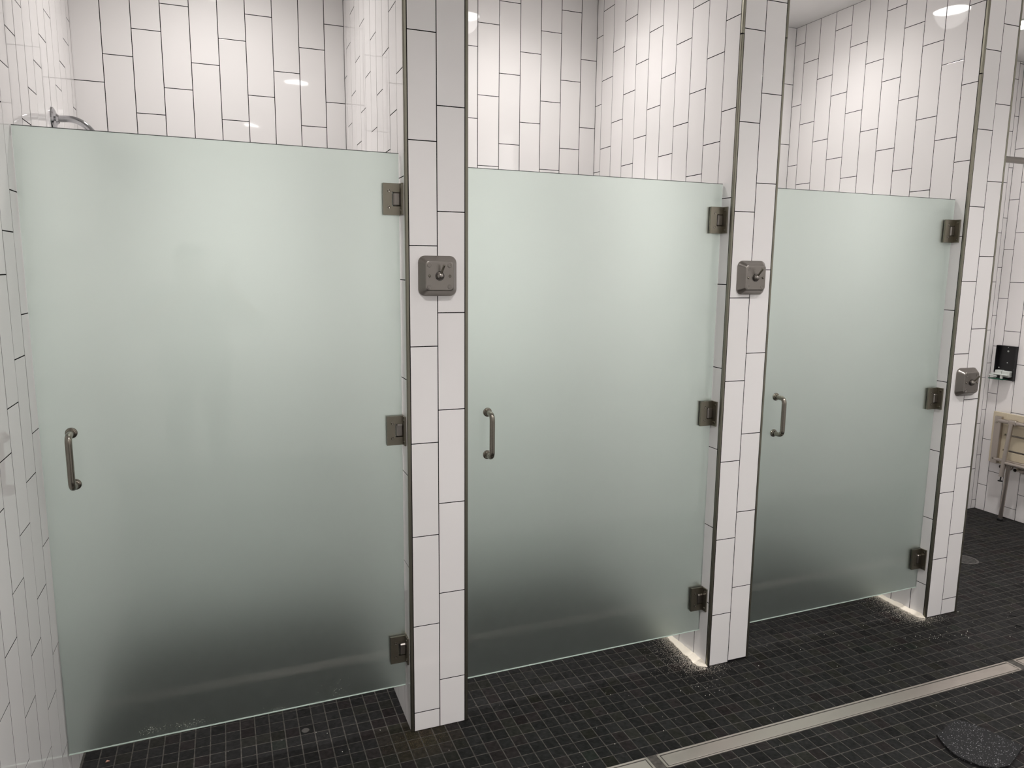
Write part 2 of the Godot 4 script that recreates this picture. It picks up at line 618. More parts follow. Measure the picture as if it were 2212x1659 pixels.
func shower_door(x0: float, x1: float, xw: float, ys: Array, hinges: Array, hx: float, hy: float, label: String) -> void:
	# ys: top left, top right, bottom left, bottom right
	var d := thing("shower_door", label, "shower door", Vector3.ZERO, "", "thing")
	var st := mb()
	var T := 0.0095
	var p := [Vector3(x0, ys[2], 0), Vector3(x1, ys[3], 0), Vector3(x1, ys[1], 0), Vector3(x0, ys[0], 0)]
	var inside := Vector3((x0 + x1) * 0.5, 1.0, GZ - T * 0.5)
	var e := 0.0030
	var f := []
	var b := []
	for v in p:
		f.append(v + Vector3(0, 0, GZ))
		b.append(v + Vector3(0, 0, GZ - T))
	face(st, f, inside)
	face(st, b, inside)
	for i in 4:
		var j := (i + 1) % 4
		face(st, [f[i], f[j], b[j], b[i]], inside)
	obj("glass_panel", st, M.glass, d)
	# pale strip along the foot of the pane: arris glow painted as colour
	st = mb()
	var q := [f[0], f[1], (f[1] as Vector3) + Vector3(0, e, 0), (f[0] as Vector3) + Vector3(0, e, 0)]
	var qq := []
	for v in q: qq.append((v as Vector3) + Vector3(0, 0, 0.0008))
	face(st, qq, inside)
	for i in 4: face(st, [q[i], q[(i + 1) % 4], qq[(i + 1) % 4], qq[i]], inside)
	var ed := obj("painted_edge_light", st, M.painted_edge_glow, d)
	ed.set_meta("label", "pale strip painted as the glow in the polished bottom edge of the pane")
	st = mb()  # top arris: its dark reflection painted as a thin grey strip
	var u := [f[3], f[2], (f[2] as Vector3) - Vector3(0, 0.0020, 0), (f[3] as Vector3) - Vector3(0, 0.0020, 0)]
	var uu := []
	for v in u: uu.append((v as Vector3) + Vector3(0, 0, 0.0006))
	face(st, uu, inside)
	for i in 4: face(st, [u[i], u[(i + 1) % 4], uu[(i + 1) % 4], uu[i]], inside)
	ed = obj("painted_edge_light", st, M.painted_edge_reflection, d)
	ed.set_meta("label", "thin dark grey strip painted as a reflection on the polished top edge")
	for y in hinges: hinge(d, x1, xw, y)
	# pull handle
	var h := Node3D.new()
	h.name = "pull_handle"
	d.add_child(h, true)
	st = mb()
	var z := -0.006
	tube(st, arc_path([Vector3(hx, hy + 0.072, GZ), Vector3(hx, hy + 0.072, z), Vector3(hx, hy - 0.072, z), Vector3(hx, hy - 0.072, GZ)], 0.021, 10), 0.0088, 20)
	obj("grip", st, M.nickel, h)
	for s in [-1, 1]:
		st = mb()
		lathe(st, [[0.0150, 0.0], [0.0150, 0.003], [0.0138, 0.0045], [0.0120, 0.005], [0.0120, 0.009], [0.0105, 0.0105], [0.0088, 0.0105]], facing(Vector3(0, 0, 1), Vector3(hx, hy + s * 0.072, GZ)), 28)
		obj("rosette", st, M.nickel, h)

func shower_valve(x: float, y: float, label: String) -> void:
	var t := thing("mixing_valve", label, "shower valve", Vector3(x, y, 0.0), "stainless valve plates on the partition fronts")
	var st := mb()
	loft(st, [[rounded(0.0600, 0.0605, 0.021), 0.0], [rounded(0.0600, 0.0605, 0.021), 0.0035], [rounded(0.0588, 0.0593, 0.020), 0.0062], [rounded(0.0560, 0.0565, 0.018), 0.0085], [rounded(0.0455, 0.0460, 0.0125), 0.0255], [rounded(0.0440, 0.0445, 0.0120), 0.0277], [rounded(0.0425, 0.0430, 0.0115), 0.0287], [rounded(0.041, 0.0415, 0.011), 0.0290]], Vector3.ZERO)
	obj("cover_plate", st, M.steel, t)
	for s in [Vector2(-1, -1), Vector2(1, -1), Vector2(-1, 1), Vector2(1, 1)]:
		st = mb()
		lathe(st, [[0.0075, 0.0], [0.0072, 0.0010], [0.0060, 0.0013], [0.0052, 0.0007], [0.0020, 0.0008], [0.0014, -0.0006], [0.0, -0.0007]], facing(Vector3(0, 0, 1), Vector3(s.x * 0.0315, s.y * 0.0322, 0.029)), 20)
		obj("screw", st, M.steel, t)
	for s in [-1, 1]:
		st = mb()
		lathe(st, [[0.0042, 0.0], [0.0040, 0.0020], [0.0025, 0.0036], [0.0, 0.0040]], facing(Vector3(0, 0, 1), Vector3(s * 0.0318, 0.0, 0.029)), 18)
		obj("pin", st, M.nickel, t)
	st = mb()
	lathe(st, [[0.0140, 0.0], [0.0140, 0.0006], [0.0125, 0.0006]], facing(Vector3(0, 0, 1), Vector3(0, 0, 0.029)), 28)
	obj("socket_ring", st, M.black, t)
	st = mb()
	var prof := []
	for i in 11:
		var a := -0.35 + (PI / 2 + 0.35) * i / 10.0
		prof.append([0.0112 * cos(a), 0.0035 + 0.0112 * sin(a)])
	lathe(st, prof, facing(Vector3(0, 0, 1), Vector3(0, 0, 0.029)), 28)
	var k := obj("ball_knob", st, M.steel, t)
	st = mb()
	tube(st, [Vector3(0.001, 0.004, 0.036), Vector3(0.0062, 0.032, 0.058)], 0.0033, 14)
	obj("lever", st, M.steel_dark, k)

# ---------------------------------------------------------------- scene
func _ready() -> void:
	rng.seed = 20240611
	# camera
	cam = Camera3D.new()
	cam.name = "camera"
	cam.fov = rad_to_deg(2.0 * atan(829.5 / 1581.66))
	cam.position = Vector3(-0.1065, 1.5233, 2.1862)
	cam.rotation = Vector3(-0.15576, -0.37340, 0.01022)
	cam.near = 0.02
	cam.far = 40.0
	add_child(cam)
	cam.current = true
	cam_inv = Transform3D(Basis.from_euler(cam.rotation), cam.position).affine_inverse()
	cam_tan = tan(deg_to_rad(cam.fov) * 0.5)
	# surroundings: closed room, lamps only
	var we := WorldEnvironment.new()
	we.name = "world_environment"
	var env := Environment.new()
	env.background_mode = Environment.BG_COLOR
	env.background_color = Color(0, 0, 0)
	env.tonemap_mode = Environment.TONE_MAPPER_LINEAR
	env.tonemap_exposure = 1.0
	env.sdfgi_enabled = true
	env.ssao_enabled = true
	env.ssil_enabled = true
	we.environment = env
	add_child(we)
	make_materials()
	# lamps (x, z, energy, half angle)
	var SE := [[0.68, 79.0], [2.5, 36.0]]
	var CE := [[1.95, 74.0], [2.6, 42.0]]
	downlight(-0.09, -0.56, SE, "round recessed ceiling light inside the first shower stall")
	downlight(1.089, -0.56, SE, "round recessed ceiling light inside the middle shower stall")
	downlight(2.259, -0.56, [[0.56, 79.0], [2.0, 36.0]], "round recessed ceiling light inside the third shower stall")
	downlight(3.743, -0.566, SE, "round recessed ceiling light glowing over the open stall with folding seat")
	downlight(0.42, 1.15, CE, "round recessed ceiling light before the first tiled post")
	downlight(2.10, 1.15, CE, "round recessed ceiling light before the second and third posts")
	downlight(3.84, 1.15, CE, "round recessed ceiling light before the open stall with folding seat")
	downlight(0.20, 3.00, [[3.6, 76.0], [2.0, 42.0]], "added unseen ceiling light filling in from the entry passage")  # added lamp, unseen: fill for the posts and rear wall

	build_shell()
	make_floor()
	build_doors()
	build_fittings()
	build_litter()
	photographer()

func build_shell() -> void:
	var st := mb()
	bx(st, Vector3(-1.15, CEIL, -1.25), Vector3(5.75, CEIL + 0.12, 4.0))
	tag(obj("ceiling", st, M.paint), "plain white painted ceiling above the shower stalls", "ceiling", "", "structure")
	var d := 0.00028   # tiles stand this far proud of their bed
	# left wall
	var w := wall_body("wall_left", "white tiled side wall running past the first frosted door", Vector3(X_LEFT - 0.12, 0, -1.2), Vector3(X_LEFT - d, CEIL, 1.3))
	var cols := []
	var deep := [2.4, 2.303, 2.203, 2.1037, 2.306, 2.2058, 2.1065]
	var a := -1.066
	var b := -1.0072
	for j in 24:
		var joint: float
		if j < 7: joint = deep[j]
		elif j < 10: joint = [2.010, 1.908, 2.1155][j - 7]
		else: joint = 1.3965 - 0.1033 * (j - 10)
		cols.append([a - 3.8, b - 3.8, joint])
		a = b
		b += TW * 0.9955
	# u runs toward -z for a wall that faces +x, so mirror the columns
	var mir := []
	for c in cols: mir.append([-(c[1] + 3.8), -(c[0] + 3.8), c[2]])
	tile_face(w, Vector3(X_LEFT, 0, 0), Vector3(0, 0, -1), Vector3(1, 0, 0), mir, 0.0, CEIL, 0.3082)
	# back wall of the three stalls
	w = wall_body("wall_back", "white tiled back wall of the three shower stalls", Vector3(-0.75, 0, -1.2), Vector3(2.9, CEIL, Z_BACK - d))
	tile_face(w, Vector3(0, 0, Z_BACK), Vector3(1, 0, 0), Vector3(0, 0, 1), stair(-0.5895, TW, 0.4045, 2.2005, TW), 0.0, CEIL)
	tile_face(w, Vector3(0, 0, Z_BACK), Vector3(1, 0, 0), Vector3(0, 0, 1), stair(0.5999, 0.0841, 1.579, 2.595 - 4 * TW, TW), 0.0, CEIL)
	tile_face(w, Vector3(0, 0, Z_BACK), Vector3(1, 0, 0), Vector3(0, 0, 1), stair(1.7727, 0.0700, 2.745, 2.4986 - 9 * TW, TW), 0.0, CEIL)
	# partitions: tiled post in front, tiled sides
	var look := ["first white tiled partition post from the left wall", "second white tiled partition post from the left wall, white powder at its foot", "third white tiled partition post, beside the open stall with folding seat"]
	for i in 3:
		var q: Array = POSTS[i]
		var zb := Z_BACK if i < 2 else Z_ADA
		var p := wall_body("wall_partition_%d" % (i + 1), look[i], Vector3(q[0] + d, 0, Z_BACK - 0.05), Vector3(q[4] - d, CEIL, -d))
		var yl: float = [2.1995, 2.3426, 2.4054][i]
		var yr: float = [2.3023, 2.4441, 2.5100][i]
		tile_face(p, Vector3.ZERO, Vector3(1, 0, 0), Vector3(0, 0, 1), [[q[1] - 0.0008, q[2], yl], [q[2], q[3] + 0.0008, yr]], 0.0, CEIL)
		var sd: Array = [stair(Z_BACK, 0.0593, -0.0105, 2.300, TW), stair(Z_BACK, 0.0600, -0.0105, 2.5935, TW), stair(Z_BACK, 0.0690, -0.0105, 2.6910, -TW)][i]
		tile_face(p, Vector3(q[0], 0, 0), Vector3(0, 0, 1), Vector3(-1, 0, 0), sd, 0.0, CEIL)
		var rs := stair(0.0105, TW, -zb, 2.40, TW)
		tile_face(p, Vector3(q[4], 0, 0), Vector3(0, 0, -1), Vector3(1, 0, 0), rs, 0.0, CEIL, TL, true)
		# satin metal edge trims, spliced near the top
		for s in 2:
			var xa: float = q[0] - 0.0006 if s == 0 else q[3] + 0.0006
			var xb: float = q[1] - 0.0006 if s == 0 else q[4] + 0.0006
			var cut: float = [[2.95, 2.95], [2.3241, 2.3313], [2.3116, 2.95]][i][s]
			st = mb()
			bx(st, Vector3(xa, 0.0, -0.0105), Vector3(xb, minf(cut, CEIL), 0.0008), 0.0022)
			obj("edge_trim", st, M.steel_trim, p)
			if cut < CEIL:
				st = mb()
				bx(st, Vector3(xa + 0.0008, cut + 0.0006, -0.0108), Vector3(xb + 0.0008, CEIL, 0.0016), 0.0022)
				obj("edge_trim", st, M.steel_trim, p)
	# the open accessible stall
	w = wall_body("wall_back_2", "white tiled back wall of the open stall with folding seat", Vector3(2.9, 0, -1.2), Vector3(4.6, CEIL, Z_ADA - d))
	tile_face(w, Vector3(0, 0, Z_ADA), Vector3(1, 0, 0), Vector3(0, 0, 1), stair(2.9405, 0.0420, 4.3963, 2.3770 + TW * 14, -TW) + [[4.3963, X_ADA, 2.4675]], 0.0, CEIL, 0.3010)
	w = wall_body("wall_right", "white tiled wall behind the folding shower seat", Vector3(X_ADA + d, 0, -1.2), Vector3(X_ADA + 0.15, CEIL, 0.9))
	var rc := []
	a = Z_ADA
	b = -0.9605
	for j in 20:
		rc.append([a, b, [1.6735, 1.7737, 1.5735][j % 3]])
		a = b
		b += 0.1006
	tile_face(w, Vector3(X_ADA, 0, 0), Vector3(0, 0, 1), Vector3(-1, 0, 0), rc, 0.0, CEIL, 0.3010)
	# behind the camera: corridor wall, entry passage
	wall_body("wall_front", "plain white wall across the corridor from the shower doors", Vector3(1.15, 0, 1.48), Vector3(5.75, CEIL, 1.70), M.paint)
	wall_body("wall_entry", "plain white side wall of the entry passage", Vector3(1.15, 0, 1.70), Vector3(1.29, CEIL, 4.0), M.paint)
	wall_body("wall_left_2", "plain white side wall of the entry passage", Vector3(-1.15, 0, 1.2), Vector3(-1.0, CEIL, 3.9), M.paint)
	wall_body("wall_left_3", "short plain white return wall beside the tiled left wall", Vector3(-1.0, 0, 1.1), Vector3(X_LEFT - 0.12, CEIL, 1.22), M.paint)
	wall_body("wall_rear", "plain white end wall of the entry passage", Vector3(-1.15, 0, 3.75), Vector3(1.29, CEIL, 3.9), M.paint)
	wall_body("wall_end", "plain white wall at the far end of the corridor", Vector3(5.6, 0, 0.75), Vector3(5.75, CEIL, 1.70), M.paint)
	wall_body("wall_return", "plain white wall past the open stall", Vector3(X_ADA + 0.15, 0, 0.75), Vector3(5.75, CEIL, 0.9), M.paint)

func build_doors() -> void:
	shower_door(-0.5850, 0.3990, 0.4045, [1.8694, 1.8622, 0.1285, 0.1413], [1.727, 1.0165, 0.2755], -0.5105, 1.0000, "widest frosted glass shower door, between the left wall and the first post")
	shower_door(0.6050, 1.5735, 1.5790, [1.8345, 1.8320, 0.1180, 0.1270], [1.7035, 0.9978, 0.2620], 0.6850, 0.9835, "frosted glass shower door between the first and second tiled posts")
	shower_door(1.7790, 2.7395, 2.7450, [1.8300, 1.8272, 0.1130, 0.1235], [1.6970, 0.9905, 0.2625], 1.8742, 0.9707, "frosted glass shower door between the second and third tiled posts")

func build_fittings() -> void:
	shower_valve(0.5015, 1.5003, "square stainless shower valve plate on the first post, between the first two doors")
	shower_valve(1.6745, 1.5010, "square stainless shower valve plate on the second post, beside the middle door's hinges")
	shower_valve(2.8400, 1.0650, "square stainless shower valve plate set low on the third post, beside the open stall")
	# trench drain lengths
	trench_drain(X_LEFT + 0.01, 1.0705, "short left end of stainless trench drain at the bottom edge of the photo")
	trench_drain(1.1040, 2.7245, "long middle length of stainless trench drain in the black mosaic floor")
	trench_drain(2.7600, 4.30, "far length of stainless trench drain, its corner by the right edge")
	# shower arm above the first door
	var t := thing("overhead_shower", "curved chrome shower arm on the left wall above the first frosted door", "shower head", Vector3(X_LEFT, 1.979, -0.605))
	var st := mb()
	lathe(st, [[0.037, 0.0], [0.036, 0.004], [0.030, 0.008], [0.018, 0.012], [0.0125, 0.018]], facing(Vector3(1, 0, 0), Vector3.ZERO), 36)
	obj("wall_flange", st, M.chrome, t)
	st = mb()
	tube(st, arc_path([Vector3(0.0, 0.0, 0), Vector3(0.075, 0.006, 0.0), Vector3(0.190, -0.125, 0.0)], 0.07, 12), 0.0105, 20)
	obj("arm_pipe", st, M.chrome, t)
	st = mb()
	lathe(st, [[0.0, -0.062], [0.036, -0.062], [0.040, -0.058], [0.038, -0.045], [0.018, -0.020], [0.014, 0.0], [0.0, 0.0]], facing(Vector3(-0.66, 0.75, 0), Vector3(0.185, -0.119, 0)), 30)
	obj("spray_head", st, M.chrome, t)
	# curtain rail of the open stall
	t = thing("curtain_rail", "round stainless curtain rail across the opening of the far right stall", "curtain rail", Vector3(2.9405, 2.004, -0.05))
	st = mb()
	tube(st, [Vector3(0.0, 0, 0), Vector3(0.5, 0, 0), Vector3(1.4935, 0, 0)], 0.0135, 20)
	obj("rod", st, M.steel, t)
	for s in 2:
		st = mb()
		lathe(st, [[0.030, 0.0], [0.030, 0.004], [0.019, 0.007], [0.017, 0.020], [0.0135, 0.020]], facing(Vector3(1, 0, 0) if s == 0 else Vector3(-1, 0, 0), Vector3(0.0 if s == 0 else 1.4935, 0, 0)), 28)
		obj("end_flange", st, M.steel, t)
	# round floor drain
	t = thing("round_drain", "round slotted metal floor drain in the open stall behind the third post", "floor drain", Vector3(3.545, 0.0, -0.418))
	st = mb()
	lathe(st, [[0.066, 0.0004], [0.066, 0.0016], [0.064, 0.0022], [0.057, 0.0022], [0.056, 0.0008]], Transform3D(), 40)
	obj("rim", st, M.dust, t)
	st = mb()
	for k in 9:
		var z := -0.048 + 0.012 * k
		var half := sqrt(maxf(0.057 * 0.057 - z * z, 0.0))
		bx(st, Vector3(-half, 0.0004, z - 0.0028), Vector3(half, 0.0018, z + 0.0028), 0.0004)
	obj("grate_bars", st, M.dust, t)
	st = mb()
	lathe(st, [[0.057, 0.00035], [0.0, 0.0004]], Transform3D(), 32)
	obj("sump", st, M.black, t)
	folding_seat()
	dispenser()
	rubber_mat()

func folding_seat() -> void:
	var t := thing("folding_seat", "cream fold-up shower seat on stainless tube legs on the far right wall", "shower seat", Vector3(X_ADA, 0.0, -0.80))
	# local: x = -distance from wall, z relative to -0.80
	var st := mb()
	var y0 := 0.345; var y1 := 0.668
	var zl := -0.137; var zr := 0.40
	var bands := [[zl, -0.055, y0, y1], [0.32, zr, y0, y1], [-0.055, 0.32, y0, 0.430], [-0.055, 0.32, 0.442, 0.528], [-0.055, 0.32, 0.540, y1]]
	for q in bands:
		bx(st, Vector3(-0.046, q[2], q[0]), Vector3(-0.030, q[3], q[1]), 0.0008)
	obj("seat_panel", st, M.cream, t)
	st = mb()
	bx(st, Vector3(-0.070, 0.345, -0.111), Vector3(-0.046, 0.645, -0.068), 0.003)
	obj("side_bracket", st, M.tube, t)
	for y in [0.375, 0.605]:
		st = mb()
		lathe(st, [[0.006, 0.0], [0.005, 0.003], [0.0, 0.004]], facing(Vector3(-1, 0, 0), Vector3(-0.070, y, -0.095)), 14)
		obj("bolt", st, M.nickel, t)
	st = mb()
	tube(st, [Vector3(-0.066, 0.620, -0.085), Vector3(-0.066, 0.620, 0.1), Vector3(-0.066, 0.620, 0.40)], 0.0125, 18)
	obj("top_tube", st, M.tube, t)
	st = mb()
	tube(st, [Vector3(-0.062, 0.374, -0.085), Vector3(-0.062, 0.374, 0.1), Vector3(-0.062, 0.374, 0.40)], 0.0105, 18)
	obj("lower_tube", st, M.tube, t)
	st = mb()
	tube(st, [Vector3(-0.082, 0.615, 0.006), Vector3(-0.115, 0.285, 0.002)], 0.0130, 20)
	bx(st, Vector3(-0.082, 0.604, -0.020), Vector3(-0.050, 0.636, 0.032), 0.006)
	var leg := obj("leg", st, M.tube, t)
	st = mb()
	tube(st, [Vector3(-0.115, 0.285, 0.002), Vector3(-0.117, 0.262, 0.0015)], 0.004, 10)
	lathe(st, [[0.013, 0.0], [0.013, 0.006], [0.005, 0.009]], facing(Vector3(0.09, 1, 0), Vector3(-0.118, 0.254, 0.0015)), 18)
	obj("foot_pad", st, M.black, leg)
	st = mb()
	tube(st, [Vector3(-0.104, 0.372, 0.012), Vector3(-0.104, 0.372, 0.2), Vector3(-0.104, 0.372, 0.40)], 0.0115, 18)
	obj("cross_tube", st, M.tube, t)
	st = mb()
	tube(st, [Vector3(-0.084, 0.372, 0.022), Vector3(-0.080, 0.014, 0.004)], 0.0120, 20)
	leg = obj("leg", st, M.tube, t)
	st = mb()
	lathe(st, [[0.0165, 0.0], [0.0165, 0.010], [0.013, 0.016], [0.0, 0.016]], Transform3D(Basis(), Vector3(-0.080, 0.0, 0.004)), 20)
	obj("foot_pad", st, M.black, leg)
	for z in [-0.035, 0.055]:
		st = mb()
		lathe(st, [[0.031, 0.0], [0.031, 0.004], [0.026, 0.007], [0.0105, 0.007], [0.0105, 0.075]], facing(Vector3(-1, 0, 0), Vector3(0, 0.335, z)), 26)
		obj("wall_flange", st, M.tube, t)

func dispenser() -> void:
	var t := thing("soap_dispenser", "opened black wall soap dispenser with its white pump hanging out, above the folding seat", "soap dispenser", Vector3(X_ADA, 0.866, -0.92))
	var st := mb()
	# local x = -depth, z along the wall
	bx(st, Vector3(-0.004, 0.0, -0.058), Vector3(0.0, 0.216, 0.060), 0.001)
	obj("back_plate", st, M.black_plastic, t)
	st = mb()
	bx(st, Vector3(-0.030, 0.046, -0.060), Vector3(-0.003, 0.216, -0.0565), 0.001)
	bx(st, Vector3(-0.022, 0.0, 0.0575), Vector3(-0.003, 0.216, 0.061), 0.001)
	bx(st, Vector3(-0.026, 0.213, -0.060), Vector3(-0.003, 0.2165, 0.061), 0.001)
	obj("side_walls", st, M.black_plastic, t)
	for q in [[0.182, 0.002, 0.006], [0.110, 0.004, 0.0035], [0.075, -0.046, 0.0035], [0.070, 0.049, 0.0035], [0.205, 0.0, 0.003]]:
		st = mb()
		lathe(st, [[q[2], 0.0], [q[2] * 0.9, 0.0015], [0.0, 0.002]], facing(Vector3(-1, 0, 0), Vector3(-0.004, q[0], q[1])), 14)
		obj("screw", st, M.white_plastic, t)
	st = mb()
	bx(st, Vector3(-0.038, 0.030, -0.046), Vector3(-0.004, 0.062, -0.006), 0.003)
	bx(st, Vector3(-0.036, 0.022, -0.004), Vector3(-0.004, 0.060, 0.044), 0.004)
	bx(st, Vector3(-0.058, 0.034, -0.062), Vector3(-0.034, 0.041, 0.046), 0.002)
	bx(st, Vector3(-0.056, 0.012, 0.002), Vector3(-0.040, 0.042, 0.014), 0.002)
	bx(st, Vector3(-0.060, 0.018, -0.070), Vector3(-0.050, 0.026, -0.020), 0.002, Transform3D(Basis.from_euler(Vector3(0.12, 0, 0)), Vector3.ZERO))
	obj("pump", st, M.white_plastic, t)
	st = mb()
	bx(st, Vector3(-0.056, 0.004, -0.074), Vector3(-0.004, 0.010, 0.020), 0.002)
	obj("push_bar", st, M.green_plastic, t)

func rubber_mat() -> void:
	var pts := [Vector2(2.0324, 0.6306), Vector2(2.075, 0.622), Vector2(2.1142, 0.608), Vector2(2.1662, 0.595), Vector2(2.182, 0.610), Vector2(2.1985, 0.630), Vector2(2.215, 0.6754), Vector2(2.228, 0.7266), Vector2(2.2453, 0.7748), Vector2(2.1665, 0.804), Vector2(2.1066, 0.8248), Vector2(2.055, 0.818), Vector2(2.020, 0.793), Vector2(2.002, 0.7579), Vector2(1.9951, 0.7338), Vector2(1.9985, 0.7107), Vector2(2.0092, 0.6771)]
	var c := Vector2(2.11, 0.70)
	var poly := PackedVector2Array()
	for p in pts: poly.append(Vector2((p.x - c.x), -((p.y - c.y))))
	var st := mb()
	var xf := Transform3D(Basis.from_euler(Vector3(-PI / 2, 0, 0)), Vector3.ZERO)
	extrude(st, poly, 0.0006, 0.009, xf)
	var o := obj("rubber_mat", st, M.rubber)
	o.position = Vector3(c.x, 0, c.y)
	tag(o, "torn offcut of black rubber matting with pale flecks, on the floor bottom right", "rubber mat")

func scatter(called: String, label: String, category: String, m: Material, pts: Array, lo: float, hi: float) -> void:
	var st := mb()
	var v := [Vector3(1, 0, 0), Vector3(-1, 0, 0), Vector3(0, 0.6, 0), Vector3(0, -0.5, 0), Vector3(0, 0, 0.9), Vector3(0, 0, -0.9)]
	for a in [0, 1]:
		for b in [2, 3]:
			for c in [4, 5]:
				face(st, [v[a], v[b], v[c]], Vector3.ZERO)
	var mm := MultiMesh.new()
	mm.transform_format = MultiMesh.TRANSFORM_3D
	mm.mesh = st.commit()
	mm.instance_count = pts.size()
	for i in pts.size():
		var s := rng.randf_range(lo, hi)
		var b := Basis.from_euler(Vector3(rng.randf() * TAU, rng.randf() * TAU, rng.randf() * TAU)).scaled(Vector3(s, s, s))
		mm.set_instance_transform(i, Transform3D(b, (pts[i] as Vector3) + Vector3(0, s * 0.45, 0)))
	var o := MultiMeshInstance3D.new()
	o.name = numbered(called)
	o.multimesh = mm
	o.material_override = m
	add_child(o)
	tag(o, label, category, "", "stuff")

func powder(xw: float, zs: float, ze: float, label: String, label2: String, fine: int, heavy: float) -> void:
	# banked ridge along the foot of the wall
	var n := FastNoiseLite.new()
	n.seed = int(xw * 100)
	n.frequency = 22.0
	var st := mb()
	var steps := 90
	var rows := []
	for i in steps + 1:
		var t := float(i) / steps
		var z := lerpf(zs, ze, t)
		var w := (0.012 + 0.022 * t * heavy) * (1.0 + 0.35 * n.get_noise_1d(z)) * clampf((1.0 - t) * 14.0, 0.12, 1.0) + 0.002
		var h := (0.007 + 0.006 * t) * (1.0 + 0.4 * n.get_noise_1d(z + 5.0)) * clampf((1.0 - t) * 14.0, 0.1, 1.0)
		var row := []
		for k in 6:
			var s := k / 5.0
			row.append(Vector3(xw - w * s, maxf(h * pow(1.0 - s, 1.6), 0.0) + 0.0003 + 0.0006 * n.get_noise_2d(z * 3.0, s * 3.0) * (1.0 - s), z))
		rows.append(row)
	for i in steps:
		for k in 5:
			face(st, [rows[i][k], rows[i][k + 1], rows[i + 1][k + 1]], Vector3(xw, -1, zs))
			face(st, [rows[i][k], rows[i + 1][k + 1], rows[i + 1][k]], Vector3(xw, -1, zs))
	var o := obj("powder_bank", st, M.powder)
	tag(o, label, "powder", "", "stuff")
	var pts := []
	while pts.size() < fine:
		var z := rng.randf_range(zs - 0.05, ze + 0.075)
		var along := clampf((z - zs) / (ze - zs), 0.0, 1.0)
		var dx := -log(maxf(rng.randf(), 1e-6)) * (0.022 + 0.026 * along)
		var x := xw - dx
		if z > 0.003: x = xw + rng.randfn(-0.01, 0.055)
		if z > 0.003 and rng.randf() < clampf((z - 0.012) / 0.055, 0.0, 1.0): continue
		if x < xw - 0.30 or x > xw + 0.2: continue
		pts.append(Vector3(x, 0.0003, z))
	for i in 7000:
		var z := rng.randf_range(zs, ze + 0.012)
		var along := clampf((z - zs) / (ze - zs), 0.0, 1.0)
		pts.append(Vector3(xw - 0.012 + log(maxf(rng.randf(), 1e-6)) * (0.010 + 0.016 * along), 0.0002, z))
	scatter("powder_grains", label2, "powder", M.powder, pts, 0.0003, 0.0010)

func build_litter() -> void:
	powder(1.5788, -0.36, 0.004, "white powder banked along the foot of the second partition under the middle door", "white powder grains sprinkled on the black tiles round the second post", 5200, 1.0)
	powder(2.7448, -0.34, 0.004, "white powder banked along the foot of the third partition under the last door", "white powder grains sprinkled on the black tiles round the third post", 5600, 0.55)
	var pts := []
	for i in 210:
		var p := Vector3(rng.randf_range(-0.5, 3.6), 0.0003, rng.randf_range(-0.12, 0.95))
		if p.z > 0.375 and p.z < 0.455: continue
		var bad := false
		for q in POSTS:
			if p.x > q[0] - 0.004 and p.x < q[4] + 0.004 and p.z < 0.004: bad = true
		if not bad: pts.append(p)
	for i in 40:
		pts.append(Vector3(1.52 + rng.randfn(0, 0.07), 0.0003, 0.075 + absf(rng.randfn(0, 0.05))))
		pts.append(Vector3(2.62 + rng.randfn(0, 0.12), 0.0003, 0.10 + absf(rng.randfn(0, 0.06))))
	scatter("soap_crumbs", "tiny white crumbs scattered over the black mosaic floor", "crumbs", M.crumb, pts, 0.0006, 0.0021)
	pts = []
	for i in 900:
		var p := Vector3(0.425 + rng.randfn(0, 0.05), 0.0002, 0.045 + rng.randfn(0, 0.032))
		if p.z < 0.003 and p.x > 0.403: continue
		pts.append(p)
	scatter("dirt_specks", "brown grit and rusty dirt on the tiles at the foot of the first post", "dirt", M.dirt, pts, 0.0004, 0.0012)
	pts = []
	for q in [[-0.365, 0.158, 0.022, 0.008, 90], [-0.262, 0.153, 0.030, 0.007, 110], [-0.43, 0.136, 0.02, 0.004, 30], [0.17, 0.175, 0.028, 0.02, 40], [0.0, 0.147, 0.03, 0.004, 40]]:
		for i in q[4]:
			var y: float = q[1] + rng.randfn(0, q[3])
			if y > 0.142: pts.append(Vector3(q[0] + rng.randfn(0, q[2]), y, GZ))
	scatter("limescale_flecks", "pale limescale flecks along the bottom of the first frosted door", "limescale", M.crumb, pts, 0.0004, 0.0012)
	# odd bits on the floor
	var st := mb()
	lathe(st, [[0.0125, 0.0], [0.0120, 0.0010], [0.008, 0.0016], [0.0, 0.0018]], Transform3D(Basis(), Vector3.ZERO), 22)
	var o := obj("soap_sliver", st, M.dust)
	o.position = Vector3(0.0771, 0.0002, -0.1327)
	tag(o, "small round grey soap sliver on the floor under the first door", "soap sliver")
	st = mb()
	extrude(st, PackedVector2Array([Vector2(-0.006, -0.004), Vector2(0.006, -0.001), Vector2(-0.003, 0.006)]), 0.0, 0.0018, Transform3D(Basis.from_euler(Vector3(-PI / 2, 0, 0)), Vector3.ZERO))
	o = obj("tile_chip", st, M.pink)
	o.position = Vector3(-0.5115, 0.0003, -0.1872)
	tag(o, "tiny pinkish chip on the floor at the left wall below the first door", "chip")
	for q in [[3.139, 0.124, 0.5, 0.030, "thin black litter sliver on the floor, the one nearer the third post"], [3.069, 0.197, 0.9, 0.022, "thin black litter sliver on the floor, the one nearer the trench drain"]]:
		st = mb()
		bx(st, Vector3(-q[3] * 0.5, 0.0, -0.002), Vector3(q[3] * 0.5, 0.004, 0.002), 0.001)
		o = obj("litter_sliver", st, M.black)
		o.position = Vector3(q[0], 0.0003, q[1])
		o.rotation.y = -q[2]
		tag(o, q[4], "litter", "black slivers of litter on the floor")

